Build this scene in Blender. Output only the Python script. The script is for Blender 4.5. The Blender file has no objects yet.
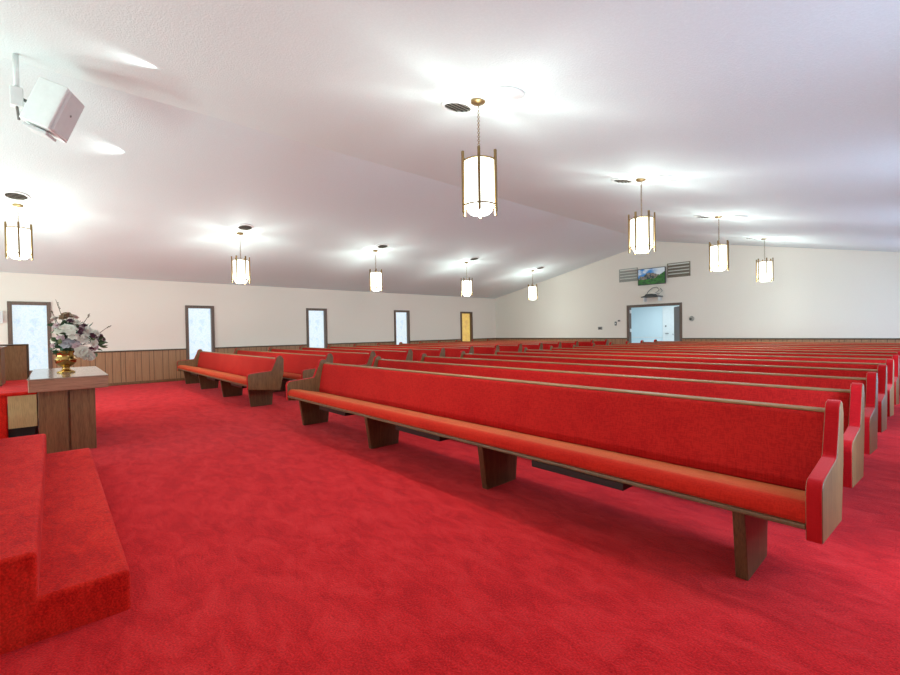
import bpy, bmesh, math, random
from mathutils import Vector, Matrix
random.seed(4)
S = bpy.context.scene
COL = S.collection
PI = math.pi
R = math.radians

# ------------------------------------------------------------------ room constants (metres)
XL, XR = -14.03, 0.67          # left / right walls
YF, YB = -4.6, 15.55           # front (behind camera) / back walls
XC = -6.68                     # ridge
ZE, ZR = 2.73, 4.24            # eaves / ridge
SL = (ZR - ZE) / (XC - XL)
ZT = 0.885                     # wainscot top
def ceil_z(x): return ZE + SL * (x - XL) if x < XC else ZE + SL * (XR - x)

# ------------------------------------------------------------------ materials
def mat(name):
    m = bpy.data.materials.new(name); m.use_nodes = True
    nt = m.node_tree; b = nt.nodes['Principled BSDF']
    return m, nt, b
def nd(nt, t, **kw):
    n = nt.nodes.new(t)
    for k, v in kw.items():
        if k in n.inputs: n.inputs[k].default_value = v
        else: setattr(n, k, v)
    return n
def ramp(nt, fac, stops):
    r = nt.nodes.new('ShaderNodeValToRGB'); e = r.color_ramp.elements
    while len(e) < len(stops): e.new(0.5)
    for i, (p, c) in enumerate(stops): e[i].position = p; e[i].color = (*c, 1)
    nt.links.new(fac, r.inputs['Fac']); return r.outputs['Color']
def coords(nt, scale=(1, 1, 1), kind='Object', rot=(0, 0, 0)):
    t = nt.nodes.new('ShaderNodeTexCoord'); mp = nt.nodes.new('ShaderNodeMapping')
    mp.inputs['Scale'].default_value = scale; mp.inputs['Rotation'].default_value = rot
    nt.links.new(t.outputs[kind], mp.inputs['Vector']); return mp.outputs['Vector']
def noise(nt, vec, scale, detail=3, rough=.55, dist=0):
    n = nd(nt, 'ShaderNodeTexNoise', Scale=scale, Detail=detail, Roughness=rough, Distortion=dist)
    nt.links.new(vec, n.inputs['Vector']); return n.outputs['Fac']
def bump(nt, b, h, strength, dist=.01):
    n = nd(nt, 'ShaderNodeBump', Strength=strength, Distance=dist)
    nt.links.new(h, n.inputs['Height']); nt.links.new(n.outputs['Normal'], b.inputs['Normal'])
def mixc(nt, f, a, b, mode='MIX'):
    m = nt.nodes.new('ShaderNodeMix'); m.data_type = 'RGBA'; m.blend_type = mode
    for s, v in ((0, f), (6, a), (7, b)):
        if hasattr(v, 'links'): nt.links.new(v, m.inputs[s])
        elif isinstance(v, (int, float)): m.inputs[s].default_value = v
        else: m.inputs[s].default_value = (*v, 1)
    return m.outputs[2]
def plain(name, col, rough=.5, metal=0, spec=.5):
    m, nt, b = mat(name)
    n = noise(nt, coords(nt), 14, 2)
    c = mixc(nt, n, tuple(x * .93 for x in col), tuple(min(1, x * 1.06) for x in col))
    nt.links.new(c, b.inputs['Base Color'])
    b.inputs['Roughness'].default_value = rough; b.inputs['Metallic'].default_value = metal
    b.inputs['Specular IOR Level'].default_value = spec
    return m
def wood(name, dark, light, axis='Z', rough=.42, grain=1.0, spec=.5):
    m, nt, b = mat(name)
    sc = {'Z': (22, 22, 1.3), 'X': (1.3, 22, 22), 'Y': (22, 1.3, 22)}[axis]
    v = coords(nt, sc)
    n1 = noise(nt, v, 1.6 * grain, 6, .65, .6); n2 = noise(nt, coords(nt, tuple(s * 4 for s in sc)), 2.2, 3)
    c1 = ramp(nt, n1, [(.28, dark), (.5, tuple((a + c) / 2 for a, c in zip(dark, light))), (.72, light)])
    c2 = mixc(nt, .35, c1, ramp(nt, n2, [(.35, tuple(x * .5 for x in dark)), (.6, light)]))
    nt.links.new(c2, b.inputs['Base Color'])
    b.inputs['Roughness'].default_value = rough; b.inputs['Specular IOR Level'].default_value = spec
    bump(nt, b, n2, .06, .004)
    return m
def wainscot_mat(name, along):
    m, nt, b = mat(name)
    t = nt.nodes.new('ShaderNodeTexCoord'); sep = nt.nodes.new('ShaderNodeSeparateXYZ')
    nt.links.new(t.outputs['Object'], sep.inputs[0])
    a = sep.outputs[along]
    # boards of varying width: two interleaved saws
    def saw(w, off):
        ad = nd(nt, 'ShaderNodeMath', operation='ADD'); nt.links.new(a, ad.inputs[0]); ad.inputs[1].default_value = off + 100
        mo = nd(nt, 'ShaderNodeMath', operation='MODULO'); nt.links.new(ad.outputs[0], mo.inputs[0]); mo.inputs[1].default_value = w
        dv = nd(nt, 'ShaderNodeMath', operation='DIVIDE'); nt.links.new(mo.outputs[0], dv.inputs[0]); dv.inputs[1].default_value = w
        return dv.outputs[0]
    def groove(s, w):
        c = nd(nt, 'ShaderNodeMath', operation='LESS_THAN'); nt.links.new(s, c.inputs[0]); c.inputs[1].default_value = .012 / w; return c.outputs[0]
    g1 = groove(saw(.61, 0), .61); g2 = groove(saw(.61, .17), .61); g3 = groove(saw(.61, .31), .61); g4 = groove(saw(.61, .51), .61)
    def mx(p, q):
        c = nd(nt, 'ShaderNodeMath', operation='MAXIMUM'); nt.links.new(p, c.inputs[0]); nt.links.new(q, c.inputs[1]); return c.outputs[0]
    g = mx(mx(g1, g2), mx(g3, g4))
    sc = (26, 26, 1.1)
    n1 = noise(nt, coords(nt, sc), 1.4, 5, .6, .5)
    big = noise(nt, coords(nt, (7, 7, .15)), 1, 1)
    c = ramp(nt, n1, [(.3, (.20, .095, .045)), (.52, (.33, .175, .088)), (.75, (.44, .26, .14))])
    c = mixc(nt, big, c, (.36, .19, .095)); 
    c = mixc(nt, g, c, (.11, .05, .022))
    nt.links.new(c, b.inputs['Base Color']); b.inputs['Roughness'].default_value = .45
    inv = nd(nt, 'ShaderNodeMath', operation='SUBTRACT'); inv.inputs[0].default_value = 1; nt.links.new(g, inv.inputs[1])
    bump(nt, b, inv.outputs[0], .5, .006)
    return m
def carpet(name, base, hi, lo):
    m, nt, b = mat(name)
    v = coords(nt)
    big = noise(nt, coords(nt, (1, 1.5, 1)), .9, 4, .62, .9)
    mid = noise(nt, coords(nt, (1, 2.1, 1), rot=(0, 0, .5)), 4.5, 5, .7, .6)
    fine = noise(nt, v, 120, 2, .6)
    c = ramp(nt, big, [(.34, lo), (.5, base), (.66, hi)])
    c2 = ramp(nt, mid, [(.39, lo), (.5, base), (.62, hi)])
    c = mixc(nt, .68, c, c2)
    c = mixc(nt, .6, c, ramp(nt, fine, [(.3, tuple(x * .55 for x in base)), (.7, tuple(min(1, x * 1.45) for x in base))]))
    nt.links.new(c, b.inputs['Base Color'])
    b.inputs['Roughness'].default_value = 1; b.inputs['Specular IOR Level'].default_value = .05
    b.inputs['Sheen Weight'].default_value = .22; b.inputs['Sheen Roughness'].default_value = .4
    b.inputs['Sheen Tint'].default_value = (1, .34, .42, 1)
    ad = nd(nt, 'ShaderNodeMath', operation='ADD'); nt.links.new(fine, ad.inputs[0]); nt.links.new(mid, ad.inputs[1])
    bump(nt, b, ad.outputs[0], .5, .012)
    return m
def velvet(name, base, hi, tint, sheen=.6, weave=.2):
    m, nt, b = mat(name)
    v = coords(nt)
    w = noise(nt, coords(nt, (150, 150, 7)), 1, 2); w2 = noise(nt, coords(nt, (26, 210, 210)), 1, 2)
    big = noise(nt, v, 2.2, 4, .6)
    c = ramp(nt, big, [(.3, base), (.75, hi)])
    s = nd(nt, 'ShaderNodeMath', operation='ADD'); nt.links.new(w, s.inputs[0]); nt.links.new(w2, s.inputs[1])
    c = mixc(nt, weave, c, ramp(nt, s.outputs[0], [(.75, tuple(x * .45 for x in base)), (1.0, base), (1.25, tuple(min(1, x * 1.5) for x in hi))]))
    nt.links.new(c, b.inputs['Base Color'])
    b.inputs['Roughness'].default_value = .9; b.inputs['Specular IOR Level'].default_value = .1
    b.inputs['Sheen Weight'].default_value = sheen; b.inputs['Sheen Roughness'].default_value = .35
    b.inputs['Sheen Tint'].default_value = (*tint, 1)
    bump(nt, b, s.outputs[0], .25, .004)
    return m
def emit(name, col, strength):
    m, nt, b = mat(name)
    b.inputs['Base Color'].default_value = (*[min(1, c) * .8 for c in col], 1)
    b.inputs['Emission Color'].default_value = (*col, 1); b.inputs['Emission Strength'].default_value = strength
    b.inputs['Roughness'].default_value = .35
    return m
def opal(name, col, strength, clear):
    m, nt, b = mat(name)
    e = nd(nt, 'ShaderNodeEmission', Strength=strength); e.inputs['Color'].default_value = (*col, 1)
    t = nt.nodes.new('ShaderNodeBsdfTransparent'); mx = nt.nodes.new('ShaderNodeMixShader'); mx.inputs[0].default_value = clear
    nt.links.new(e.outputs[0], mx.inputs[1]); nt.links.new(t.outputs[0], mx.inputs[2])
    nt.links.new(mx.outputs[0], nt.nodes['Material Output'].inputs['Surface']); nt.nodes.remove(b)
    return m
def stained(name, stops, strength, rough=.2):
    m, nt, b = mat(name)
    n = noise(nt, coords(nt, (1, 2.2, 1.6)), 2.6, 7, .72, .3)
    f = noise(nt, coords(nt), 55, 3, .6)
    c = ramp(nt, n, stops)
    c = mixc(nt, .16, c, ramp(nt, f, [(.35, tuple(x * .6 for x in stops[0][1])), (.65, (1, 1, 1))]))
    nt.links.new(c, b.inputs['Emission Color']); b.inputs['Base Color'].default_value = (.12, .14, .15, 1)
    b.inputs['Emission Strength'].default_value = strength; b.inputs['Roughness'].default_value = rough
    bump(nt, b, f, .3, .003)
    return m
def plaster(name, col, sc, strength, dist):
    m, nt, b = mat(name)
    n = noise(nt, coords(nt), sc, 3, .6)
    r = ramp(nt, n, [(.42, (0, 0, 0)), (.62, (1, 1, 1))])
    c = mixc(nt, r, tuple(x * .97 for x in col), col)
    nt.links.new(c, b.inputs['Base Color']); b.inputs['Roughness'].default_value = .85; b.inputs['Specular IOR Level'].default_value = .2
    bump(nt, b, r, strength, dist)
    return m

M = {}
M['ceil'] = plaster('popcorn_ceiling', (.775, .85, .85), 60, .30, .006)
M['wall'] = plaster('cream_wall', (.83, .755, .68), 130, .12, .003)
M['wall_blue'] = plaster('pale_blue_wall', (.72, .82, .86), 130, .1, .003)
M['carpet'] = carpet('red_carpet', (.62, .016, .018), (.80, .048, .050), (.29, .003, .006))
M['step_carpet'] = carpet('red_step_carpet', (.64, .018, .011), (.80, .050, .028), (.30, .003, .005))
M['seat'] = velvet('red_seat_velvet', (.46, .011, .007), (.55, .022, .011), (1, .43, .17), .75, .15)
M['back'] = velvet('red_back_velvet', (.42, .009, .010), (.52, .018, .014), (1, .30, .20), .40, .2)
M['pad'] = velvet('red_arm_velvet', (.40, .004, .007), (.50, .010, .014), (1, .38, .36), .45, .06)
M['oak'] = wood('oak_end', (.10, .048, .018), (.29, .155, .06))
M['oak_x'] = wood('oak_rail', (.20, .085, .030), (.42, .20, .085), 'X', .55, 1, .3)
M['rail_x'] = wood('dark_seat_rail', (.07, .035, .016), (.22, .12, .06), 'X', .35)
M['leg'] = wood('dark_oak_leg', (.05, .024, .010), (.17, .085, .036))
M['trim'] = wood('dark_trim', (.05, .028, .014), (.11, .065, .035), 'Y')
M['trimx'] = wood('dark_trim_x', (.05, .028, .014), (.11, .065, .035), 'X')
M['frame'] = wood('window_frame_brown', (.085, .05, .035), (.17, .105, .075), 'Z')
M['rail_wood'] = wood('panel_brown', (.22, .11, .045), (.40, .22, .10))
M['wains_y'] = wainscot_mat('wood_panelling_side', 1)
M['wains_x'] = wainscot_mat('wood_panelling_back', 0)
M['table'] = wood('walnut_laminate', (.10, .042, .016), (.27, .128, .052))
M['table_edge'] = wood('walnut_edge', (.25, .105, .06), (.40, .19, .115), 'Y')
M['table_top'] = wood('polished_table_top', (.26, .17, .13), (.36, .25, .19), 'X', .12, 1, .8)
M['ply'] = wood('pale_plywood', (.50, .33, .15), (.66, .46, .23), 'Z', .55, .4)
M['black'] = plain('black_recess', (.012, .011, .011), .7)
M['tray'] = plain('black_book_rack', (.018, .014, .012), .45)
M['brass'] = plain('antique_brass', (.26, .165, .07), .42, .75)
M['brass_bright'] = plain('polished_brass', (.40, .235, .075), .18, 1)
LT = (.70, 1, .96)
M['lamp'] = opal('lit_opal_glass', (.90, .98, .90), 6, .5)
M['bulb'] = opal('lit_diffuser', (.90, .98, .90), 10, .5)
M['vent'] = plain('brown_vent_metal', (.34, .29, .23), .5, .2)
M['ventw'] = plain('pale_vent_metal', (.36, .355, .32), .5, .2); M['ventl'] = plain('vent_backing', (.72, .71, .66), .6)
M['ventb'] = plain('bronze_vent_metal', (.22, .185, .14), .5, .2)
M['white'] = plain('white_plastic', (.80, .80, .79), .35)
M['grille'] = plain('white_speaker_grille', (.66, .66, .66), .6)
M['grey'] = plain('grey_plastic', (.20, .19, .18), .5)
M['dark'] = plain('dark_plastic', (.03, .03, .032), .4)
M['steel'] = plain('brushed_steel', (.55, .55, .55), .3, 1)
M['glass_w'] = stained('frosted_pale_glass', [(.30, (.72, .64, .90)), (.40, (.62, .84, .98)), (.50, (.84, .96, 1)), (.60, (.72, .90, .96)), (.75, (.96, .91, .98))], .95)
M['glass_a'] = stained('amber_glass', [(.3, (.62, .26, .0)), (.5, (.85, .50, .01)), (.7, (.95, .66, .03))], .85)
M['leaf'] = plain('dark_green_leaf', (.03, .075, .03), .5)
M['leaf2'] = plain('olive_leaf', (.10, .13, .05), .55)
M['petal_w'] = plain('cream_petal', (.80, .74, .66), .6)
M['petal_p'] = plain('dusty_pink_petal', (.62, .45, .47), .6)
M['petal_l'] = plain('lilac_grey_petal', (.46, .43, .46), .6)
M['petal_d'] = plain('plum_petal', (.13, .045, .07), .6)
M['petal_b'] = plain('tan_brown_petal', (.30, .19, .11), .6)
M['stem'] = plain('brown_twig', (.12, .085, .05), .7)

# ------------------------------------------------------------------ mesh helpers
def bx(bm, x0, x1, y0, y1, z0, z1, mi=0):
    v = [bm.verts.new((x, y, z)) for x in (x0, x1) for y in (y0, y1) for z in (z0, z1)]
    for q in ((0, 1, 3, 2), (4, 6, 7, 5), (0, 4, 5, 1), (2, 3, 7, 6), (0, 2, 6, 4), (1, 5, 7, 3)):
        f = bm.faces.new([v[i] for i in q]); f.material_index = mi
    return v
def prism(bm, pts, a0, a1, axis='X', mi=0):
    """extrude a closed 2-D outline along an axis; outline is (y,z) for X, (x,z) for Y, (x,y) for Z"""
    def P(p, a): return {'X': (a, p[0], p[1]), 'Y': (p[0], a, p[1]), 'Z': (p[0], p[1], a)}[axis]
    A = [bm.verts.new(P(p, a0)) for p in pts]; B = [bm.verts.new(P(p, a1)) for p in pts]
    n = len(pts)
    for i in range(n):
        f = bm.faces.new((A[i], A[(i + 1) % n], B[(i + 1) % n], B[i])); f.material_index = mi
    bm.faces.new(A[::-1]).material_index = mi; bm.faces.new(B).material_index = mi
def ribbon(bm, inner, outer, a0, a1):
    """open strip (list of inner/outer 2-D points) thick along X"""
    prism(bm, list(outer) + list(reversed(inner)), a0, a1)
def cyl(bm, p, q, r0, r1=None, n=12, cap=True):
    r1 = r0 if r1 is None else r1
    p, q = Vector(p), Vector(q); d = (q - p).normalized()
    u = d.orthogonal().normalized(); w = d.cross(u)
    A = [bm.verts.new(p + (u * math.cos(2 * PI * i / n) + w * math.sin(2 * PI * i / n)) * r0) for i in range(n)]
    B = [bm.verts.new(q + (u * math.cos(2 * PI * i / n) + w * math.sin(2 * PI * i / n)) * r1) for i in range(n)]
    for i in range(n): bm.faces.new((A[i], A[(i + 1) % n], B[(i + 1) % n], B[i]))
    if cap: bm.faces.new(A[::-1]); bm.faces.new(B)
def lathe(bm, prof, c=(0, 0, 0), n=28, close=False):
    c = Vector(c); rings = []
    for r, z in prof:
        if r < 1e-5: rings.append([bm.verts.new(c + Vector((0, 0, z)))])
        else: rings.append([bm.verts.new(c + Vector((r * math.cos(2 * PI * i / n), r * math.sin(2 * PI * i / n), z))) for i in range(n)])
    seq = list(zip(rings, rings[1:])) + ([(rings[-1], rings[0])] if close else [])
    for a, b in seq:
        for i in range(n):
            j = (i + 1) % n
            if len(a) == 1 and len(b) == 1: continue
            if len(a) == 1: bm.faces.new((a[0], b[j], b[i]))
            elif len(b) == 1: bm.faces.new((a[i], a[j], b[0]))
            else: bm.faces.new((a[i], a[j], b[j], b[i]))
def tube(bm, pts, r, n=8):
    pts = [Vector(p) for p in pts]; rings = []
    for i, p in enumerate(pts):
        d = (pts[min(i + 1, len(pts) - 1)] - pts[max(i - 1, 0)]).normalized()
        u = d.cross(Vector((.31, .2, .93))).normalized(); w = d.cross(u)
        rr = r[i] if isinstance(r, (list, tuple)) else r
        rings.append([bm.verts.new(p + (u * math.cos(2 * PI * k / n) + w * math.sin(2 * PI * k / n)) * rr) for k in range(n)])
    for a, b in zip(rings, rings[1:]):
        for k in range(n): bm.faces.new((a[k], a[(k + 1) % n], b[(k + 1) % n], b[k]))
    bm.faces.new(rings[0][::-1]); bm.faces.new(rings[-1])
def torus(bm, c, Rr, r, M3=None, n=20, k=8, sx=1):
    M3 = M3 or Matrix.Identity(3); c = Vector(c); g = []
    for i in range(n):
        a = 2 * PI * i / n
        g.append([bm.verts.new(c + M3 @ Vector(((Rr + r * math.cos(2 * PI * j / k)) * math.cos(a) * sx, (Rr + r * math.cos(2 * PI * j / k)) * math.sin(a), r * math.sin(2 * PI * j / k)))) for j in range(k)])
    for i in range(n):
        for j in range(k):
            bm.faces.new((g[i][j], g[(i + 1) % n][j], g[(i + 1) % n][(j + 1) % k], g[i][(j + 1) % k]))
def obj(name, bm, m, parent=None, bevel=0, seg=2, smooth=False, loc=None):
    bmesh.ops.recalc_face_normals(bm, faces=bm.faces[:])
    me = bpy.data.meshes.new(name); bm.to_mesh(me); bm.free()
    for mm in (m if isinstance(m, (list, tuple)) else [m]): me.materials.append(mm)
    if smooth:
        for p in me.polygons: p.use_smooth = True
    o = bpy.data.objects.new(name, me); COL.objects.link(o)
    if parent: o.parent = parent
    if loc: o.location = loc
    if bevel:
        b = o.modifiers.new('bevel', 'BEVEL'); b.width = bevel; b.segments = seg; b.limit_method = 'ANGLE'; b.angle_limit = R(35)
        for p in me.polygons: p.use_smooth = True
        w = o.modifiers.new('wn', 'WEIGHTED_NORMAL'); w.keep_sharp = True
    return o
def box(name, m, parent, *d, bevel=0, seg=2):
    bm = bmesh.new(); bx(bm, *d); return obj(name, bm, m, parent, bevel, seg)
def thing(name, label, cat, loc=(0, 0, 0), rz=0, group=None):
    o = bpy.data.objects.new(name, None); COL.objects.link(o); o.empty_display_size = .1
    o.location = loc; o.rotation_euler = (0, 0, rz); o['label'] = label; o['category'] = cat
    if group: o['group'] = group
    return o
def tag(o, label, cat, group=None):
    o['label'] = label; o['category'] = cat
    if group: o['group'] = group
    return o
def struct(o, label=None):
    o['kind'] = 'structure'
    if label: o['label'] = label
    return o
def copy_tree(o, parent=None):
    c = o.copy(); COL.objects.link(c)
    if parent: c.parent = parent
    for ch in list(o.children): copy_tree(ch, c)
    return c

# ------------------------------------------------------------------ setting
struct(box('floor', M['carpet'], None, XL, XR, YF, YB, -.12, 0), 'bright red cut-pile carpet covering the whole room')
bm = bmesh.new()
prism(bm, [(XL - .2, ZE - SL * .2), (XC, ZR), (XR + .2, ZE - SL * .2), (XR + .2, ZE + .12), (XC, ZR + .15), (XL - .2, ZE + .12)], YF - .2, YB + .15, 'Y')
struct(obj('ceiling', bm, M['ceil']), 'white textured vaulted ceiling with a central ridge')

WINS = WIN_Y = [-.395, 3.10, 6.60, 10.11, 13.62]; WW = .73; WZ0, WZ1 = .42, 2.082
def side_wall(name, x, sgn, label):
    WIN_Y = WINS if sgn < 0 else WINS[1:]
    """sgn -1: wall body lies at x-0.15..x"""
    x0, x1 = (x - .16, x) if sgn < 0 else (x, x + .16)
    ys = [YF - .16]
    for y in WIN_Y: ys += [y - WW / 2, y + WW / 2]
    ys.append(YB + .16)
    bm = bmesh.new()
    for i in range(0, len(ys), 2): bx(bm, x0, x1, ys[i], ys[i + 1], 0, ZE + .03)
    for y in WIN_Y:
        bx(bm, x0, x1, y - WW / 2, y + WW / 2, 0, WZ0); bx(bm, x0, x1, y - WW / 2, y + WW / 2, WZ1, ZE + .03)
    w = struct(obj(name, bm, M['wall']), label)
    bm = bmesh.new(); bt = bmesh.new(); bb = bmesh.new()
    t0, t1 = (x, x + .012) if sgn < 0 else (x - .012, x)
    c0, c1 = (x, x + .03) if sgn < 0 else (x - .03, x)
    for i in range(0, len(ys), 2):
        bx(bm, t0, t1, max(ys[i], YF), min(ys[i + 1], YB), .0, ZT - .03)
        bx(bt, c0, c1, max(ys[i], YF), min(ys[i + 1], YB), ZT - .035, ZT)
        bx(bb, c0, c1 if sgn < 0 else c1, max(ys[i], YF), min(ys[i + 1], YB), .0, .07)
    for y in WIN_Y:
        bx(bm, t0, t1, y - WW / 2, y + WW / 2, 0, WZ0); bx(bb, c0, c1, y - WW / 2, y + WW / 2, 0, .07)
    obj('wainscot', bm, M['wains_y'], w); obj('chair_rail', bt, M['trim'], w, .006); obj('base_moulding', bb, M['table'], w, .006)
    return w
side_wall('wall_left', XL, -1, 'cream left wall with brown wood panelling below')
side_wall('wall_right', XR, 1, 'cream right wall with brown wood panelling below')
def window(n, x, sgn, y, glass, label):
    o = thing('window_%d' % n, label, 'window', (x, y, WZ0)); del o['category']; o['kind'] = 'structure'
    h = WZ1 - WZ0; fw = .075; s = -sgn       # s points into the room
    bm = bmesh.new()
    a0, a1 = sorted((-s * .13, s * .035))
    bx(bm, a0, a1, -WW / 2, -WW / 2 + fw, 0, h); bx(bm, a0, a1, WW / 2 - fw, WW / 2, 0, h)
    bx(bm, a0, a1, -WW / 2 + fw, WW / 2 - fw, h - fw, h); bx(bm, a0, a1, -WW / 2 + fw, WW / 2 - fw, 0, fw)
    obj('window_frame', bm, M['frame'], o, .006)
    p0, p1 = sorted((-s * .105, -s * .085))
    box('pane', glass, o, p0, p1, -WW / 2 + fw, WW / 2 - fw, fw, h - fw)
    return o
wl = ['tall pale stained window behind the flower table', 'tall pale frosted window behind the front left pew', 'third pale frosted window along the left wall', 'narrow pale frosted window next to the amber one', 'narrow amber glass window nearest the back corner']
for i, y in enumerate(WIN_Y):
    window(i + 1, XL, -1, y, M['glass_a'] if i == 4 else M['glass_w'], wl[i])
for i, y in enumerate(WIN_Y[1:]):
    window(i + 6, XR, 1, y, M['glass_w'], 'tall pale frosted window in the right wall beside the aisle')

# back wall with door opening
DX0, DX1, DZ = -7.62, -5.72, 2.07
bm = bmesh.new()
prism(bm, [(XL, 0), (DX0 + .08, 0), (DX0 + .08, DZ - .08), (DX1 - .08, DZ - .08), (DX1 - .08, 0), (XR, 0), (XR, ZE + .02), (XC, ZR + .02), (XL, ZE + .02)], YB, YB + .16, 'Y')
wb = struct(obj('wall_back', bm, M['wall']), 'cream gabled back wall with brown wood panelling below')
bm = bmesh.new(); bt = bmesh.new()
for a, b in ((XL + .012, DX0), (DX1, XR - .012)):
    bx(bm, a, b, YB - .012, YB, 0, ZT - .03); bx(bt, a, b, YB - .03, YB, ZT - .035, ZT)
obj('wainscot', bm, M['wains_x'], wb); obj('chair_rail', bt, M['trimx'], wb, .006)
bm = bmesh.new()
for a, b, za, zb in ((XL, XC, ZE, ZR), (XC, XR, ZR, ZE)):
    prism(bm, [(a, za - .055), (b, zb - .055), (b, zb), (a, za)], YB - .02, YB, 'Y')
obj('crown_moulding', bm, M['wall'], wb)
bm = bmesh.new(); bx(bm, XL - .16, XR + .16, YF - .16, YF, 0, ZE)
prism(bm, [(XL, ZE), (XR, ZE), (XC, ZR + .02)], YF - .16, YF, 'Y')
struct(obj('wall_front', bm, M['wall']), 'cream front wall behind the platform')

# door: frame, two leaves swung out into the vestibule
dr = thing('door_1', 'wide open double doorway in brown frame leading to a pale vestibule', 'door', (0, YB, 0)); del dr['category']; dr['kind'] = 'structure'
bm = bmesh.new()
bx(bm, DX0, DX0 + .085, -.025, .17, 0, DZ); bx(bm, DX1 - .085, DX1, -.025, .17, 0, DZ); bx(bm, DX0 + .085, DX1 - .085, -.025, .17, DZ - .085, DZ)
obj('door_frame', bm, M['frame'], dr, .006)
lf = box('door_leaf', M['leg'], dr, -.045, 0, 0, .86, .012, DZ - .11, bevel=.004)
lf.location = (DX1 - .10, .19, 0); lf.rotation_euler = (0, 0, R(33))
bm = bmesh.new(); cyl(bm, (-.045, .79, 1.0), (-.1, .79, 1.0), .012); cyl(bm, (-.09, .79, 1.0), (-.11, .79, 1.0), .028)
obj('door_knob', bm, M['steel'], lf, smooth=True)
for z in (.35, 1.1, 1.78): box('hinge', M['white'], dr, DX0 + .085, DX0 + .10, .04, .15, z, z + .12)
# vestibule
V0, V1, VY = -9.2, -4.2, 18.7
struct(box('wall_vestibule_back', M['wall_blue'], None, V0, V1, VY, VY + .1, 0, 2.45), 'pale blue vestibule wall seen through the doorway')
struct(box('wall_vestibule_left', M['wall_blue'], None, V0 - .1, V0, YB + .17, VY, 0, 2.45), 'pale blue vestibule side wall')
struct(box('wall_vestibule_right', M['wall_blue'], None, V1, V1 + .1, YB + .17, VY, 0, 2.45), 'pale blue vestibule side wall')
struct(box('ceiling_vestibule', M['ceil'], None, V0 - .1, V1 + .1, YB + .165, VY + .1, 2.45, 2.55), 'white vestibule ceiling')
struct(box('floor_vestibule', M['wall_blue'], None, V0 - .1, V1 + .1, YB, VY + .1, -.12, -.002), 'pale vestibule floor')
struct(box('trim_1', M['white'], None, V0, -7.68, VY - .02, VY, .82, .86), 'thin pale rail along the vestibule wall')
d2 = thing('door_2', 'white door at the far side of the vestibule', 'door', (-6.78, VY, 0)); del d2['category']; d2['kind'] = 'structure'
box('door_leaf', M['white'], d2, -.85, .15, -.045, -.002, .01, 2.1, bevel=.004)
bm = bmesh.new(); cyl(bm, (-.72, -.045, 1.0), (-.72, -.1, 1.0), .012); cyl(bm, (-.72, -.095, 1.0), (-.60, -.095, 1.0), .014)
obj('door_handle', bm, M['grey'], d2, smooth=True)
bm = bmesh.new(); cyl(bm, (-.72, -.045, 1.3), (-.72, -.065, 1.3), .03); obj('deadbolt', bm, M['grey'], d2, smooth=True)

# ------------------------------------------------------------------ pews
def arc(cx, cy, r, a0, a1, n=5):
    return [(cx + r * math.cos(R(a0 + (a1 - a0) * i / n)), cy + r * math.sin(R(a0 + (a1 - a0) * i / n))) for i in range(n + 1)]
# side profile of an end panel in (y, z), clockwise from front bottom; edge pad follows front/arm/back top
edge = [(-.125, .328), (-.13, .525)] + arc(-.075, .535, .055, 180, 95, 4) + [(.06, .60), (.245, .613)] + arc(.245, .643, .03, 270, 350, 3) + [(.345, .80)] + arc(.415, .80, .07, 165, 60, 5)
def offs(pts, d):
    out = []
    for i, p in enumerate(pts):
        a = Vector(pts[max(i - 1, 0)]); b = Vector(pts[min(i + 1, len(pts) - 1)]); t = (b - a).normalized()
        out.append((p[0] + t.y * d, p[1] - t.x * d))
    return out
inner = offs(edge, .005)
def make_pew(xl, xr, legs, name='church_pew', label=''):
    t = thing(name, label, 'pew')
    a, b = xl + .057, xr - .057
    # seat cushion: long rounded slab
    bm = bmesh.new()
    prism(bm, [(-.108, .393), (-.118, .412)] + arc(-.062, .422, .056, 185, 85, 7) + [(.05, .466), (.20, .427), (.345, .398), (.37, .396), (.37, .393)], a, b)
    c = obj('seat_cushion', bm, M['seat'], t, smooth=False); sm(c)
    bm = bmesh.new()
    prism(bm, [(-.128, .372), (-.128, .393), (.38, .393), (.38, .372)], a, b); obj('seat_rail', bm, M['rail_x'], t, .004)
    bm = bmesh.new()
    prism(bm, [(.335, .40), (.335, .45), (.36, .60), (.40, .775)] + arc(.425, .782, .022, 165, 60, 3) + [(.47, .79), (.41, .40)], a, b)
    sm(obj('back_cushion', bm, M['back'], t))
    bm = bmesh.new()
    prism(bm, [(.41, .40), (.462, .80), (.475, .80), (.43, .38)], a, b); obj('back_panel', bm, M['oak_x'], t)
    bm = bmesh.new()
    prism(bm, [(.412, .803), (.416, .814), (.474, .818), (.48, .80)], a, b); obj('top_rail', bm, M['oak_x'], t, .004)
    for e0, e1 in ((xl, xl + .058), (xr - .058, xr)):
        bm = bmesh.new()
        prism(bm, inner + [(.48, .80), (.47, .55), (.405, .27)], e0, e1)
        p = obj('end_panel', bm, M['oak'], t, .003)
        bm = bmesh.new(); ribbon(bm, offs(edge, .006), edge, e0 + .003, e1 - .003)
        obj('armrest_pad', bm, M['pad'], p, .002, 2)
    for x in legs:
        bm = bmesh.new(); prism(bm, [(0, 0), (-.055, .372), (.39, .372), (.35, 0)], x - .055, x)
        obj('leg', bm, M['leg'], t, .004)
    for i in range(len(legs) - 1):
        x0 = legs[i] + .42; x1 = x0 + .68
        bm = bmesh.new()
        bx(bm, x0, x1, .02, .32, .272, .282); bx(bm, x0, x1, .02, .03, .282, .315); bx(bm, x0, x0 + .012, .03, .32, .282, .372); bx(bm, x1 - .012, x1, .03, .32, .282, .372); bx(bm, x0 + .012, x1 - .012, .31, .32, .282, .372)
        obj('book_rack', bm, M['tray'], t)
    return t
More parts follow.
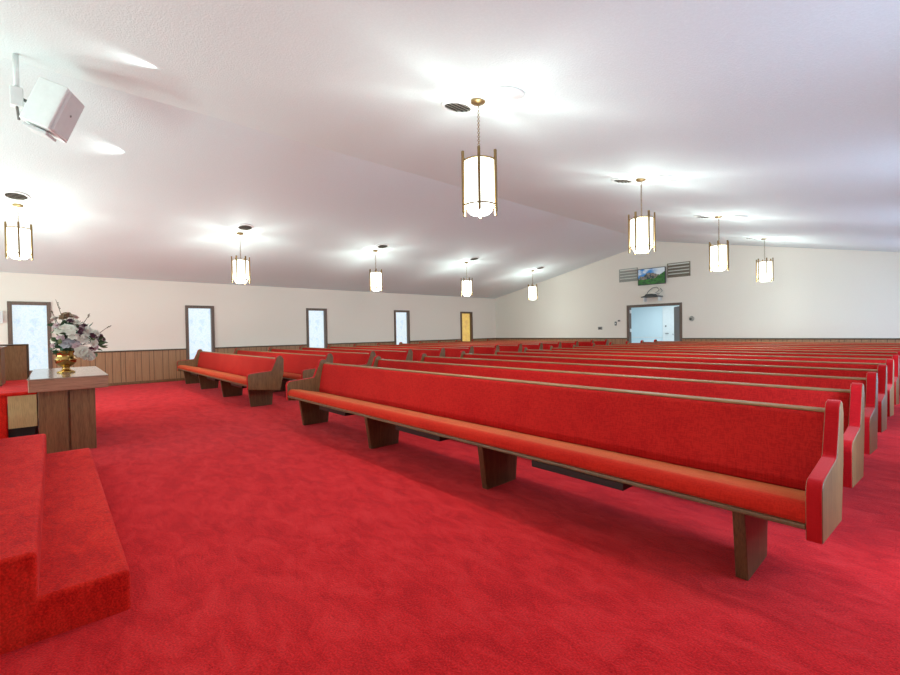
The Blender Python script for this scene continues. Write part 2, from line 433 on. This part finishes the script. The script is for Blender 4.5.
def sm(o):
    for p in o.data.polygons: p.use_smooth = True
    b = o.modifiers.new('bevel', 'BEVEL'); b.width = .012; b.segments = 3; b.limit_method = 'ANGLE'; b.angle_limit = R(50)
    w = o.modifiers.new('wn', 'WEIGHTED_NORMAL')
    return o
ORD = ['first', 'second', 'third', 'fourth', 'fifth', 'sixth', 'seventh', 'eighth', 'ninth', 'tenth', 'eleventh', 'twelfth', 'thirteenth']
NROW = 13
def rows(proto, section, group, y0=2.5, dy=.94):
    for k in range(NROW):
        o = proto if k == 0 else copy_tree(proto)
        o.location = (0, y0 + dy * k, 0)
        o['label'] = section[k]; o['group'] = group
cen = ['long red upholstered pew in the foreground, frontmost of the right-hand block'] + ['long red pew, %s row from the front in the right-hand block' % ORD[k] for k in range(1, 12)] + ['rearmost long red pew of the right-hand block, before the open doorway']
lef = ['red pew with brown wooden ends, frontmost of the left-hand block by the windows'] + ['red pew with brown wooden ends, %s row of the left-hand block' % ORD[k] for k in range(1, 12)] + ['rearmost red pew of the left-hand block, against the back wall corner']
pc = make_pew(-6.055, -.326, [-5.76, -4.06, -2.37, -.625])
rows(pc, cen, 'red pews in the right-hand block')
pl = make_pew(-13.28, -7.66, [-12.91, -11.35, -9.56, -7.90])
rows(pl, lef, 'red pews in the left-hand block')

# ------------------------------------------------------------------ pendant lights
def pendant():
    """origin on the ceiling; glass drum hangs below"""
    t = thing('pendant_light', '', 'light')
    bm = bmesh.new(); lathe(bm, [(0, .02), (.07, .02), (.072, -.014), (.062, -.024), (.016, -.03), (0, -.04)]); obj('canopy', bm, M['brass'], t, smooth=True)
    bm = bmesh.new(); z = -.045; i = 0
    while z > -.60:
        torus(bm, (0, 0, z), .011, .0030, (Matrix.Rotation(PI / 2 * (i % 2), 3, 'Z') @ Matrix.Rotation(PI / 2, 3, 'X')), 10, 5)
        z -= .019; i += 1
    obj('chain', bm, M['brass'], t, smooth=True)
    bm = bmesh.new(); lathe(bm, [(.152, -.60), (.152, -1.02)], n=40); obj('glass_shade', bm, M['lamp'], t, smooth=True)
    bm = bmesh.new(); lathe(bm, [(.125, -1.02), (.12, -1.07), (.09, -1.10), (0, -1.105)], n=32); obj('diffuser', bm, M['bulb'], t, smooth=True)
    for zz in (-.60, -1.025):
        bm = bmesh.new(); torus(bm, (0, 0, zz), .163, .008, n=40, k=8); obj('ring', bm, M['brass'], t, smooth=True)
    bm = bmesh.new()
    for k in range(3):
        a = k * PI / 3; cyl(bm, (.16 * math.cos(a), .16 * math.sin(a), -.605), (-.16 * math.cos(a), -.16 * math.sin(a), -.605), .005, n=6)
    obj('spider', bm, M['brass'], t)
    for k in range(6):
        a = R(12) + k * PI / 3
        bm = bmesh.new()
        v = [Vector((r, s, zz)) for r in (.168, .190) for s in (-.0135, .0135) for zz in (-1.10, -.515)]
        rot = Matrix.Rotation(a, 3, 'Z'); vs = [bm.verts.new(rot @ p) for p in v]
        for q in ((0, 1, 3, 2), (4, 6, 7, 5), (0, 4, 5, 1), (2, 3, 7, 6), (0, 2, 6, 4), (1, 5, 7, 3)): bm.faces.new([vs[i] for i in q])
        obj('post', bm, M['brass'], t, .004)
    return t
LAMP_Y = [-.395, 3.12, 6.62, 10.1, 13.6]; LX_R, LX_L = -3.0, -10.36
lab = {('R', 1): 'brass pendant lamp hanging closest, above the foreground pews', ('R', 2): 'brass pendant lamp in front of the television, next beyond the closest one',
       ('R', 3): 'brass pendant lamp right of the bronze louvred vent, second from the right edge', ('R', 4): 'brass pendant lamp farthest to the right near the back wall', ('R', 0): 'brass pendant lamp over the right side of the platform',
       ('L', 0): 'brass pendant lamp at the left edge above the stained window', ('L', 1): 'brass pendant lamp above the front pews of the left-hand block', ('L', 2): 'small lit pendant lamp third from the left edge, before the left wall',
       ('L', 3): 'small lit pendant lamp hanging above the amber window', ('L', 4): 'farthest small lit pendant lamp, just right of the back corner'}
def rndvent():
    o = thing('ceiling_vent', '', 'vent')
    bm = bmesh.new(); lathe(bm, [(.17, -.002), (.17, -.012), (.135, -.02), (.135, -.006)], close=True, n=32); obj('vent_rim', bm, M['white'], o, smooth=True)
    bm = bmesh.new(); lathe(bm, [(0, -.004), (.135, -.004)], n=32); obj('vent_backing', bm, M['black'], o)
    bm = bmesh.new()
    for k in range(5):
        x = -.10 + .05 * k; w = math.sqrt(.133 ** 2 - x ** 2)
        prism(bm, [(x - .011, -.007), (x + .007, -.022), (x + .011, -.020), (x - .007, -.005)], -w, w, 'Y')
    obj('slats', bm, M['vent'], o)
    return o
first = pendant(); fv = rndvent(); used = [False, False, False]
bm = bmesh.new(); lathe(bm, [(0, -.022), (.12, -.02), (.145, -.012), (.15, -.002), (0, -.002)], n=32); disc0 = obj('ceiling_cover', bm, M['white'], smooth=True)
def take(proto, i):
    if not used[i]: used[i] = True; return proto
    return copy_tree(proto)
where = {('R', 1): 'closest pendant lamp', ('R', 2): 'pendant lamp in front of the television', ('R', 3): 'second pendant lamp from the right edge', ('R', 4): 'rightmost pendant lamp', ('R', 0): 'lamp over the platform',
         ('L', 0): 'pendant lamp at the left edge', ('L', 1): 'pendant lamp above the front left pews', ('L', 2): 'third pendant lamp from the left', ('L', 3): 'pendant lamp above the amber window', ('L', 4): 'pendant lamp by the back corner'}
tilt = math.atan(SL)
for s, x in (('R', LX_R), ('L', LX_L)):
    for k in range(5):
        if (s, k) == ('R', 0): continue
        o = take(first, 0); o.location = (x, LAMP_Y[k], ceil_z(x)); o.rotation_euler = (0, 0, R(47) + .25 * k + (1.1 if s == 'L' else 0))
        o['label'] = lab[(s, k)]; o['group'] = 'pendant lamps in two rows'
        if (s, k) == ('L', 0):
            for ch in o.children:
                if ch.name.startswith('chain'): ch.scale.z = .66
                elif not ch.name.startswith('canopy'): ch.location.z += .2
        vx = x - .29 if s == 'R' else x + .36
        v = take(fv, 1); v.location = (vx, LAMP_Y[k], ceil_z(vx)); v.rotation_euler = (0, tilt if s == 'R' else -tilt, 0)
        v['label'] = 'round brown slatted ceiling vent beside the ' + where[(s, k)]; v['group'] = 'ceiling vents'
        if s == 'R':
            dx = x + .38; d = take(disc0, 2); d.location = (dx, LAMP_Y[k], ceil_z(dx)); d.rotation_euler = (0, tilt, 0)
            tag(d, 'flat white round cover on ceiling right of the ' + where[(s, k)], 'ceiling cover', 'white ceiling discs')

# ------------------------------------------------------------------ platform and steps
pf = thing('platform_steps', 'wide red carpeted steps rising to the platform in the left foreground', 'steps', (-5.52, -2.0, 0))
def carpet_box(name, x0, x1, y0, y1, z0, z1, parent, m=M['step_carpet'], o=(0, 0, 0)):
    return box(name, m, parent, x0 - o[0], x1 - o[0], y0 - o[1], y1 - o[1], z0, z1, bevel=.022, seg=4)
po = (-5.52, -2.0, 0)
carpet_box('step', -5.52, -2.48, -3.6, .24, -.03, .18, pf, o=po)
carpet_box('step', -5.52, -2.483, -3.6, -.07, .15, .37, pf, o=po)
carpet_box('deck', -5.52, -2.486, -3.6, -.37, .34, .56, pf, o=po)
bm = bmesh.new()
cp = thing('choir_platform', 'low red carpeted platform with a pale plywood end panel behind the steps', 'platform', (-8.5, -2.0, 0))
o2 = (-8.5, -2.0, 0)
box('gap_shade', M['black'], cp, -9.6 + 8.5, -6.98 + 8.5, -3.6 + 2, -.18 + 2, 0, .235)  # black base colour stands in for the shade in the gap below the plywood
carpet_box('deck', -9.62, -6.93, -3.6, -.15, .60, .64, cp, o=o2)
box('plywood_panel', M['ply'], cp, -6.98 + 8.5, -6.95 + 8.5, -.395 + 2, -.16 + 2, .235, .612)
carpet_box('carpet_face', -6.985, -6.95, -3.6, -.40, .0, .605, cp, o=o2)
box('side_panel', M['ply'], cp, -9.6 + 8.5, -6.98 + 8.5, -.20 + 2, -.165 + 2, .235, .612)
rl = thing('choir_rail', 'brown wood panelled screen standing on the platform before the left window', 'screen', (-9.0, -1.5, .641))
box('panel', M['rail_wood'], rl, -.03, .03, -1.6, 1.2, 0, .50)
box('end_post', M['trim'], rl, -.035, .035, 1.2, 1.225, 0, .51)
box('cap', M['trim'], rl, -.045, .045, -1.6, 1.225, .50, .52, bevel=.005)
r2 = thing('lectern_cabinet', 'brown wooden cabinet side at the far left edge, before the panelled screen', 'cabinet', (-8.3, -1.2, .641))
box('body', M['table'], r2, -.25, .3, -.9, .70, 0, .48, bevel=.005)
box('cabinet_top', M['table_top'], r2, -.28, .33, -.93, .725, .48, .505, bevel=.006)
# small white box of unknown use on the wall left of the window
sw = thing('white_wall_box', 'small white box on the wall left of the stained window', 'wall box', (XL, -.87, 1.74))
box('housing', M['white'], sw, 0, .07, -.12, .045, -.15, .12, bevel=.012); box('front_grille', M['grille'], sw, .07, .074, -.10, .025, -.13, .10)

# ------------------------------------------------------------------ communion table
tb = thing('communion_table', 'long brown wooden communion table with a polished top beside the steps', 'table', (-7.25, .12, 0))
def T(name, m, x0, x1, y0, y1, z0, z1, bevel=.004): return box(name, m, tb, x0 + 7.25, x1 + 7.25, y0 - .12, y1 - .12, z0, z1, bevel=bevel)
T('apron', M['table_edge'], -8.2, -6.22, -.205, .445, .685, .812, .006)
T('table_top', M['table_top'], -8.205, -6.215, -.21, .45, .812, .824, .003)
for x in (-8.1, -6.42):
    T('leg_panel', M['table'], x, x + .09, -.135, .10, 0, .685); T('leg_panel', M['table'], x - .012, x + .078, .118, .335, 0, .685)
    T('leg_core', M['table'], x - .06, x + .06, -.10, .30, 0, .685)
T('stretcher', M['table'], -8.0, -6.45, .05, .12, .12, .60)

# brass urn with flowers
FX, FY, FZ = -7.08, .105, .824
ur = thing('brass_urn', 'polished brass urn holding flowers on the communion table', 'urn', (FX, FY, FZ))
bm = bmesh.new(); lathe(bm, [(0, 0), (.085, 0), (.088, .012), (.07, .022), (.045, .035), (.036, .055), (.04, .07), (.075, .09), (.098, .12), (.10, .15)], n=36); obj('foot', bm, M['brass_bright'], ur, smooth=True)
bm = bmesh.new(); lathe(bm, [(.10, .15), (.108, .156), (.106, .166), (.09, .175), (.088, .21), (.098, .255), (.104, .262), (.098, .264), (.084, .21), (0, .18)], n=36); obj('bowl', bm, M['brass_bright'], ur, smooth=True)
fa = thing('flower_arrangement', 'cream and plum artificial flower arrangement in the brass urn', 'flowers', (FX, FY, FZ + .2))
rnd = random.Random(11)
def leaf(bm, p, d, L, W):
    p = Vector(p); d = Vector(d).normalized(); s = d.cross(Vector((rnd.uniform(-1, 1), rnd.uniform(-1, 1), rnd.uniform(-1, 1)))).normalized(); n = d.cross(s)
    prev = None
    for i in range(6):
        t = i / 5; w = W * math.sin(PI * min(.97, t * .95 + .03)); c = p + d * L * t - n * L * .25 * t * t
        cur = (bm.verts.new(c + s * w), bm.verts.new(c + n * w * .3), bm.verts.new(c - s * w))
        if prev:
            bm.faces.new((prev[0], cur[0], cur[1], prev[1])); bm.faces.new((prev[1], cur[1], cur[2], prev[2]))
        prev = cur
def blossom(p, r, m, face, flat=1.0, rings=3):
    bm = bmesh.new(); f = Vector(face).normalized(); u = f.orthogonal().normalized(); w = f.cross(u)
    for ring in range(rings):
        n = 7 - ring; tiltp = .15 + .42 * ring; L = r * (1 - .22 * ring)
        for k in range(n):
            a = 2 * PI * (k + .5 * ring) / n + rnd.uniform(-.1, .1); d = u * math.cos(a) + w * math.sin(a); s = f.cross(d)
            prev = None
            for i in range(6):
                t = i / 5; ww = L * .46 * math.sin(PI * (.12 + .80 * t)); c = d * L * t * math.cos(tiltp * t * 1.2) + f * L * flat * (t * math.sin(tiltp) + .18 * ring)
                cur = (bm.verts.new(Vector(p) + c + s * ww + f * ww * .3), bm.verts.new(Vector(p) + c), bm.verts.new(Vector(p) + c - s * ww + f * ww * .3))
                if prev:
                    bm.faces.new((prev[0], cur[0], cur[1], prev[1])); bm.faces.new((prev[1], cur[1], cur[2], prev[2]))
                prev = cur
    bmesh.ops.create_icosphere(bm, subdivisions=2, radius=r * .3, matrix=Matrix.Translation(Vector(p) + f * r * .18))
    return obj('blossom', bm, m, fa, smooth=True)
# coordinates relative to arrangement origin; y is to the right as seen, x towards the room
def fp(px, py, dx=0):  # small layout helper: centimetres right / up from the urn rim
    return (dx, px, py)
fl = [(fp(-.01, .31, .07), .10, 'petal_w', 1), (fp(.04, .31, .12), .085, 'petal_w', .8), (fp(.02, .47, .03), .08, 'petal_b', 1), (fp(-.09, .44, .0), .05, 'petal_w', 1), (fp(.085, .46, 0), .055, 'petal_w', 1),
      (fp(.15, .33, .06), .06, 'petal_p', 1), (fp(.20, .29, .06), .085, 'petal_w', 1), (fp(.16, .21, .10), .075, 'petal_w', 1), (fp(.07, .17, .10), .075, 'petal_l', 1), (fp(-.0, .15, .11), .06, 'petal_l', 1),
      (fp(.14, .06, .12), .085, 'petal_w', 1), (fp(.19, .02, .11), .08, 'petal_w', 1), (fp(.235, -.02, .07), .055, 'petal_w', 1), (fp(.29, .20, .03), .05, 'petal_p', 1), (fp(.27, .10, .05), .055, 'petal_p', 1),
      (fp(.18, .36, .05), .04, 'petal_d', 1), (fp(.25, .24, .08), .04, 'petal_d', 1), (fp(.33, .23, .02), .045, 'petal_d', 1), (fp(.36, .19, .02), .035, 'petal_d', 1), (fp(.235, .08, .11), .035, 'petal_d', 1), (fp(.14, .26, .10), .035, 'petal_d', 1),
      (fp(-.10, .19, .02), .045, 'petal_w', 1), (fp(-.11, .13, .05), .035, 'petal_p', 1), (fp(.10, .38, .06), .045, 'petal_b', 1), (fp(-.01, .45, .06), .05, 'petal_b', 1),
      (fp(.10, .40, .07), .055, 'petal_w', 1), (fp(.26, .15, .09), .06, 'petal_w', 1), (fp(.07, .24, .13), .055, 'petal_w', 1), (fp(-.07, .36, .06), .05, 'petal_p', 1), (fp(.22, -.0, .12), .05, 'petal_w', 1), (fp(.10, .12, .13), .05, 'petal_p', 1), (fp(-.04, .22, .12), .045, 'petal_p', 1), (fp(.29, .27, .06), .05, 'petal_w', 1), (fp(.05, .42, .08), .04, 'petal_d', 1), (fp(.13, .31, .11), .045, 'petal_d', 1),
      (fp(.05, .3, -.12), .07, 'petal_w', 1), (fp(.0, .18, -.13), .07, 'petal_p', 1), (fp(.15, .2, -.12), .06, 'petal_w', 1)]
st = bmesh.new()
for p, r, m, fl_ in fl:
    c = Vector((0, .06, .18)); blossom(p, r, M[m], Vector(p) - c + Vector((.10 if p[0] > 0 else -.1, 0, .03)), fl_)
    q = Vector((0, 0, .02)); mid = (q + Vector(p)) / 2 + Vector((0, 0, .04)); tube(st, [q, mid, Vector(p)], .004, 5)
obj('stems', st, M['leaf'], fa, smooth=True)
bm = bmesh.new(); b2 = bmesh.new()
for i in range(170):
    y = min(.3, max(-.09, rnd.gauss(.05, .085))); z = rnd.uniform(.02, .40); x = rnd.gauss(.0, .06)
    if y > .26: z *= .6
    leaf(bm if i % 3 else b2, (x, y, z), (x * 2 + rnd.uniform(-.6, .6), (y - .05) * 3 + rnd.uniform(-.7, .7), rnd.uniform(-.4, .8)), rnd.uniform(.045, .09), rnd.uniform(.014, .026))
for i in range(26):
    leaf(bm, (rnd.uniform(0, .08), rnd.uniform(-.07, .03), rnd.uniform(.03, .25)), (.3, rnd.uniform(-.6, .2), rnd.uniform(-.5, .4)), .08, .026)
    leaf(b2, (rnd.uniform(-.02, .05), rnd.uniform(.2, .33), rnd.uniform(.08, .24)), (.2, 1, rnd.uniform(-.5, .3)), .09, .018)
lv = obj('foliage', bm, M['leaf'], fa, smooth=True); lv2 = obj('foliage', b2, M['leaf2'], fa, smooth=True); lv2['label'] = 'olive green leaves'
for pts in ([(0, .0, .3), (.0, -.03, .5), (0, -.075, .68)], [(0, .12, .3), (0, .2, .44), (0, .24, .52)], [(0, .25, .2), (0, .38, .32), (0, .45, .37)], [(0, -.03, .3), (.0, -.10, .50), (.0, -.115, .55)]):
    bm = bmesh.new(); tube(bm, pts, [.005, .0035, .002], 5)
    for k in range(5):
        t = .5 + .1 * k; a = Vector(pts[1]).lerp(Vector(pts[2]), t - .1); bmesh.ops.create_icosphere(bm, subdivisions=1, radius=.007, matrix=Matrix.Translation(a + Vector((0, rnd.uniform(-.01, .01), 0))))
    obj('twig', bm, M['stem'], fa, smooth=True)

# ------------------------------------------------------------------ loudspeaker under the ridge
sp = thing('loudspeaker', 'white box loudspeaker hanging from a bracket under the ceiling ridge', 'loudspeaker', (-6.30, .06, 3.66))
bm = bmesh.new()
W2, D2, H2 = .25, .40, .27
prism(bm, [(-.15, -.19), (.15, -.19), (.22, .09), (.22, .14), (-.22, .14), (-.22, .09)], -H2, H2, 'Z')   # front at +y
cab = obj('cabinet', bm, M['white'], sp, .012)
bm = bmesh.new(); prism(bm, [(-.19, .14), (.19, .14), (.165, .165), (-.165, .165)], -H2 + .02, H2 - .02, 'Z')
gr = obj('front_grille', bm, M['grille'], cab, .006)
bm = bmesh.new(); cyl(bm, (0, .16, .02), (0, .17, .02), .014); obj('badge', bm, M['grey'], gr)
box('port', M['grille'], cab, -.12, .12, -.15, .09, -H2 - .06, -H2 - .02, bevel=.01)
br = thing('speaker_bracket', 'white ceiling pole and clamp that carries the hanging loudspeaker', 'bracket', (-6.35, -.225, ceil_z(-6.35) - .012))
bm = bmesh.new(); cyl(bm, (0, 0, .0), (0, 0, -.36), .024, n=16); obj('pole', bm, M['white'], br, smooth=True)
box('clamp', M['white'], br, -.05, .05, -.05, .05, -.53, -.34, bevel=.01)
bm = bmesh.new(); cyl(bm, (0, .04, -.44), (.0, .09, -.455), .016); cyl(bm, (0, .0, -.53), (0, .01, -.66), .012); obj('arm', bm, M['grey'], br, smooth=True)

# ------------------------------------------------------------------ things on the back wall
tv = thing('television', 'flat television above the doorway showing green mountain meadow', 'television', (-6.685, YB, 3.03))
box('wall_mount', M['dark'], tv, -.15, .15, -.06, 0, -.15, .15)
box('bezel', M['dark'], tv, -.475, .475, -.10, -.06, -.29, .285, bevel=.006)
m, nt, b = mat('landscape_screen')
t = nt.nodes.new('ShaderNodeTexCoord'); sx = nt.nodes.new('ShaderNodeSeparateXYZ'); nt.links.new(t.outputs['Object'], sx.inputs[0])
ns = noise(nt, coords(nt, (1, 1, 1)), 5, 5, .65)
def mth(op, a, c):
    n = nd(nt, 'ShaderNodeMath', operation=op)
    for i, q in enumerate((a, c)):
        if hasattr(q, 'links'): nt.links.new(q, n.inputs[i])
        else: n.inputs[i].default_value = q
    return n.outputs[0]
sky = mixc(nt, ramp(nt, noise(nt, coords(nt, (1, 1, 2)), 4, 4), [(.45, (0, 0, 0)), (.6, (1, 1, 1))]), (.05, .30, .75), (.85, .92, .97))
sky = mixc(nt, ramp(nt, sx.outputs[0], [(.0, (0, 0, 0)), (.25, (1, 1, 1))]), sky, (.80, .90, .96))
mount = mixc(nt, ramp(nt, noise(nt, coords(nt), 14, 4), [(.4, (0, 0, 0)), (.6, (1, 1, 1))]), (.01, .05, .06), (.34, .27, .22))
fld = mixc(nt, ramp(nt, noise(nt, coords(nt, (2, 1, 5)), 5, 4), [(.35, (0, 0, 0)), (.65, (1, 1, 1))]), (.003, .055, .008), (.03, .24, .015))
# mountain line: height .10 falling to either side of x=-.08 ; slope rising on the right
ml = mth('ADD', mth('MULTIPLY', mth('ABSOLUTE', mth('ADD', sx.outputs[0], .08), 0), -.55), mth('MULTIPLY', mth('SUBTRACT', ns, .5), .35))
ml = mth('ADD', ml, .17)
isM = mth('LESS_THAN', sx.outputs[2], ml)
fl_ = mth('MAXIMUM', mth('ADD', mth('MULTIPLY', sx.outputs[0], .62), -.15), mth('MULTIPLY', mth('SUBTRACT', ns, .8), .3))
isF = mth('LESS_THAN', sx.outputs[2], fl_)
c = mixc(nt, isM, sky, mount); c = mixc(nt, isF, c, fld)
nt.links.new(c, b.inputs['Emission Color']); b.inputs['Emission Strength'].default_value = .55; b.inputs['Base Color'].default_value = (.01, .01, .01, 1); b.inputs['Roughness'].default_value = .2
box('screen', m, tv, -.455, .455, -.103, -.10, -.27, .265)
def louvre(x0, x1, z0, z1, m, label):
    o = thing('louvred_vent', label, 'vent', ((x0 + x1) / 2, YB, z0), 0, 'louvred wall vents'); w = (x1 - x0) / 2; h = z1 - z0
    bm = bmesh.new(); bx(bm, -w, w, -.025, 0, 0, .025); bx(bm, -w, w, -.025, 0, h - .025, h); bx(bm, -w, -w + .025, -.025, 0, .025, h - .025); bx(bm, w - .025, w, -.025, 0, .025, h - .025)
    obj('vent_frame', bm, m, o)
    n = 4; bm = bmesh.new()
    for k in range(n):
        z = .03 + (h - .06) * k / n; dz = (h - .06) / n
        prism(bm, [(-.045, z), (-.04, z - .005), (-.005, z + dz * .62), (-.01, z + dz * .66)], -w + .02, w - .02)
    obj('slats', bm, m, o)
    box('backing', M['ventl'], o, -w + .02, w - .02, -.004, -.001, .02, h - .02)
    return o
louvre(-7.89, -7.2, 2.93, 3.40, M['ventw'], 'pale louvred wall vent left of the television')
louvre(-6.18, -5.455, 2.925, 3.405, M['ventb'], 'bronze louvred wall vent right of the television')
sh = thing('equipment_shelf', 'small dark wall shelf with looping cable above the doorway', 'shelf', (-6.66, YB, 2.30))
bm = bmesh.new(); prism(bm, [(-.32, 0), (.34, 0), (.33, .03), (.16, .05), (.08, .11), (-.14, .11), (-.20, .05), (-.31, .025)], -.28, -.02, 'Y'); obj('tray', bm, M['dark'], sh, .006)
for x in (-.25, .25): box('support', M['white'], sh, x - .02, x + .02, -.2, 0, -.14, 0)
bm = bmesh.new(); tube(bm, [(-.22, -.06, .09), (-.15, -.05, .22), (0, -.04, .33), (.14, -.04, .34), (.22, -.05, .24), (.10, -.06, .14), (.2, -.05, .10), (.32, -.04, .2), (.25, -.03, .30)], .011, 8); obj('cable', bm, M['grey'], sh, smooth=True)
def plate(x, z, w, h, m, name, label, cat, knob=None):
    o = thing(name, label, cat, (x, YB, z)); box('plate', m, o, -w / 2, w / 2, -.02, 0, -h / 2, h / 2, bevel=.005)
    box('button', knob or M['white'], o, -w * .2, w * .2, -.032, -.02, -h * .2, h * .2); return o
plate(-8.68, 1.255, .17, .11, M['grey'], 'wall_plate', 'small grey plate on back wall, farthest left of the doorway', 'wall plate', M['dark'])
plate(-8.05, 1.42, .075, .14, M['dark'], 'light_switch', 'dark switch on back wall left of the doorway', 'switch')
plate(-7.92, 1.52, .09, .06, M['grey'], 'wall_sensor', 'tiny grey sensor just above the dark switch', 'sensor', M['dark'])
o = thing('thermostat', 'round pale thermostat on back wall right of the doorway', 'thermostat', (-5.43, YB, 1.52))
bm = bmesh.new(); cyl(bm, (0, 0, 0), (0, -.03, 0), .085, .075, 24); obj('housing', bm, M['ventw'], o); bm = bmesh.new(); cyl(bm, (-.02, -.03, -.01), (-.02, -.045, -.01), .035, n=20); obj('dial', bm, M['dark'], o)

# ------------------------------------------------------------------ lights
def light(name, kind, loc, power, col=(1, 1, 1), rot=(0, 0, 0), size=None, sizey=None, **kw):
    l = bpy.data.lights.new(name, kind); l.energy = power; l.color = col
    if size is not None:
        if kind == 'AREA':
            l.size = size
            if sizey: l.shape = 'RECTANGLE'; l.size_y = sizey
        else: l.shadow_soft_size = size
    for k, v in kw.items(): setattr(l, k, v)
    o = bpy.data.objects.new(name, l); o.location = loc; o.rotation_euler = rot; COL.objects.link(o); return o
# daylight entering through the right-hand windows
for y in WIN_Y[1:]:
    light('window_daylight', 'AREA', (XR - .05, y, (WZ0 + WZ1) / 2), 55, (.46, .70, 1), (0, R(90), 0), 1.4, .58)
# the bulb inside each pendant's glass
for x in (LX_R, LX_L):
    for y in LAMP_Y:
        up_ = .2 if (x == LX_L and y == LAMP_Y[0]) else 0
        if (x, y) != (LX_R, LAMP_Y[0]): light('pendant_bulb', 'POINT', (x, y, ceil_z(x) - .99 + up_), 120, (.855, 1, .95), size=.08)
        if (x, y) != (LX_R, LAMP_Y[0]): light('pendant_downlight', 'AREA', (x, y, ceil_z(x) - 1.06 + up_), 24, (.84, 1, .97), size=.2, shape='DISK')
light('vestibule_lamp', 'AREA', ((V0 + V1) / 2, (YB + VY) / 2, 2.40), 58, (.80, .93, 1), (0, 0, 0), 3.0, 1.6)
# unseen fill lights, added near the front wall to brighten the ceiling
for x in (-10.6, -7.4, -4.2):
    light('ceiling_fill', 'AREA', (x, YF + .35, .9), 165, LT, (R(180 - 47), 0, 0), 2.6, .3)
for x in (-5.31, -8.02):     # small accent spots grazing the textured ceiling
    p = Vector((x, .95, ceil_z(x) - .10)); d = Vector((x, -.35, ceil_z(x))) - p
    s = light('spot_lamp', 'SPOT', p, 16, (.92, 1, .98), size=.02, spot_size=R(75), spot_blend=1)
    s.rotation_euler = d.to_track_quat('-Z', 'Y').to_euler()

w = bpy.data.worlds.new('world'); S.world = w; w.use_nodes = True
w.node_tree.nodes['Background'].inputs['Color'].default_value = (.75, .85, 1, 1); w.node_tree.nodes['Background'].inputs['Strength'].default_value = .8

# ------------------------------------------------------------------ loudspeaker aim
fwd = Vector((.36, .85, -.38)).normalized(); up = Vector((.10, .24, 1)); up = (up - fwd * up.dot(fwd)).normalized(); right = fwd.cross(up); sp.scale = (.88, .88, .88)
sp.rotation_euler = Matrix((right, fwd, up)).transposed().to_euler()

# ------------------------------------------------------------------ camera
yaw, pit, rol, F = R(48.014), R(-.861), R(.951), 440.512
f = Vector((-math.sin(yaw) * math.cos(pit), math.cos(yaw) * math.cos(pit), math.sin(pit)))
r = Vector((math.cos(yaw), math.sin(yaw), 0)); u = r.cross(f)
r2 = r * math.cos(rol) - u * math.sin(rol); u2 = u * math.cos(rol) + r * math.sin(rol)
cam = bpy.data.cameras.new('camera'); co = bpy.data.objects.new('camera', cam); COL.objects.link(co)
mtx = Matrix((r2, u2, -f)).transposed().to_4x4(); mtx.translation = (0, 0, 1.25); co.matrix_world = mtx
cam.sensor_width = 36; cam.lens = F / 900 * 36; cam.clip_start = .05; cam.clip_end = 100
S.camera = co
S.view_settings.view_transform = 'Standard'; S.view_settings.look = 'None'; S.view_settings.gamma = 1; S.view_settings.use_curve_mapping = False
S.view_settings.exposure = -0.04
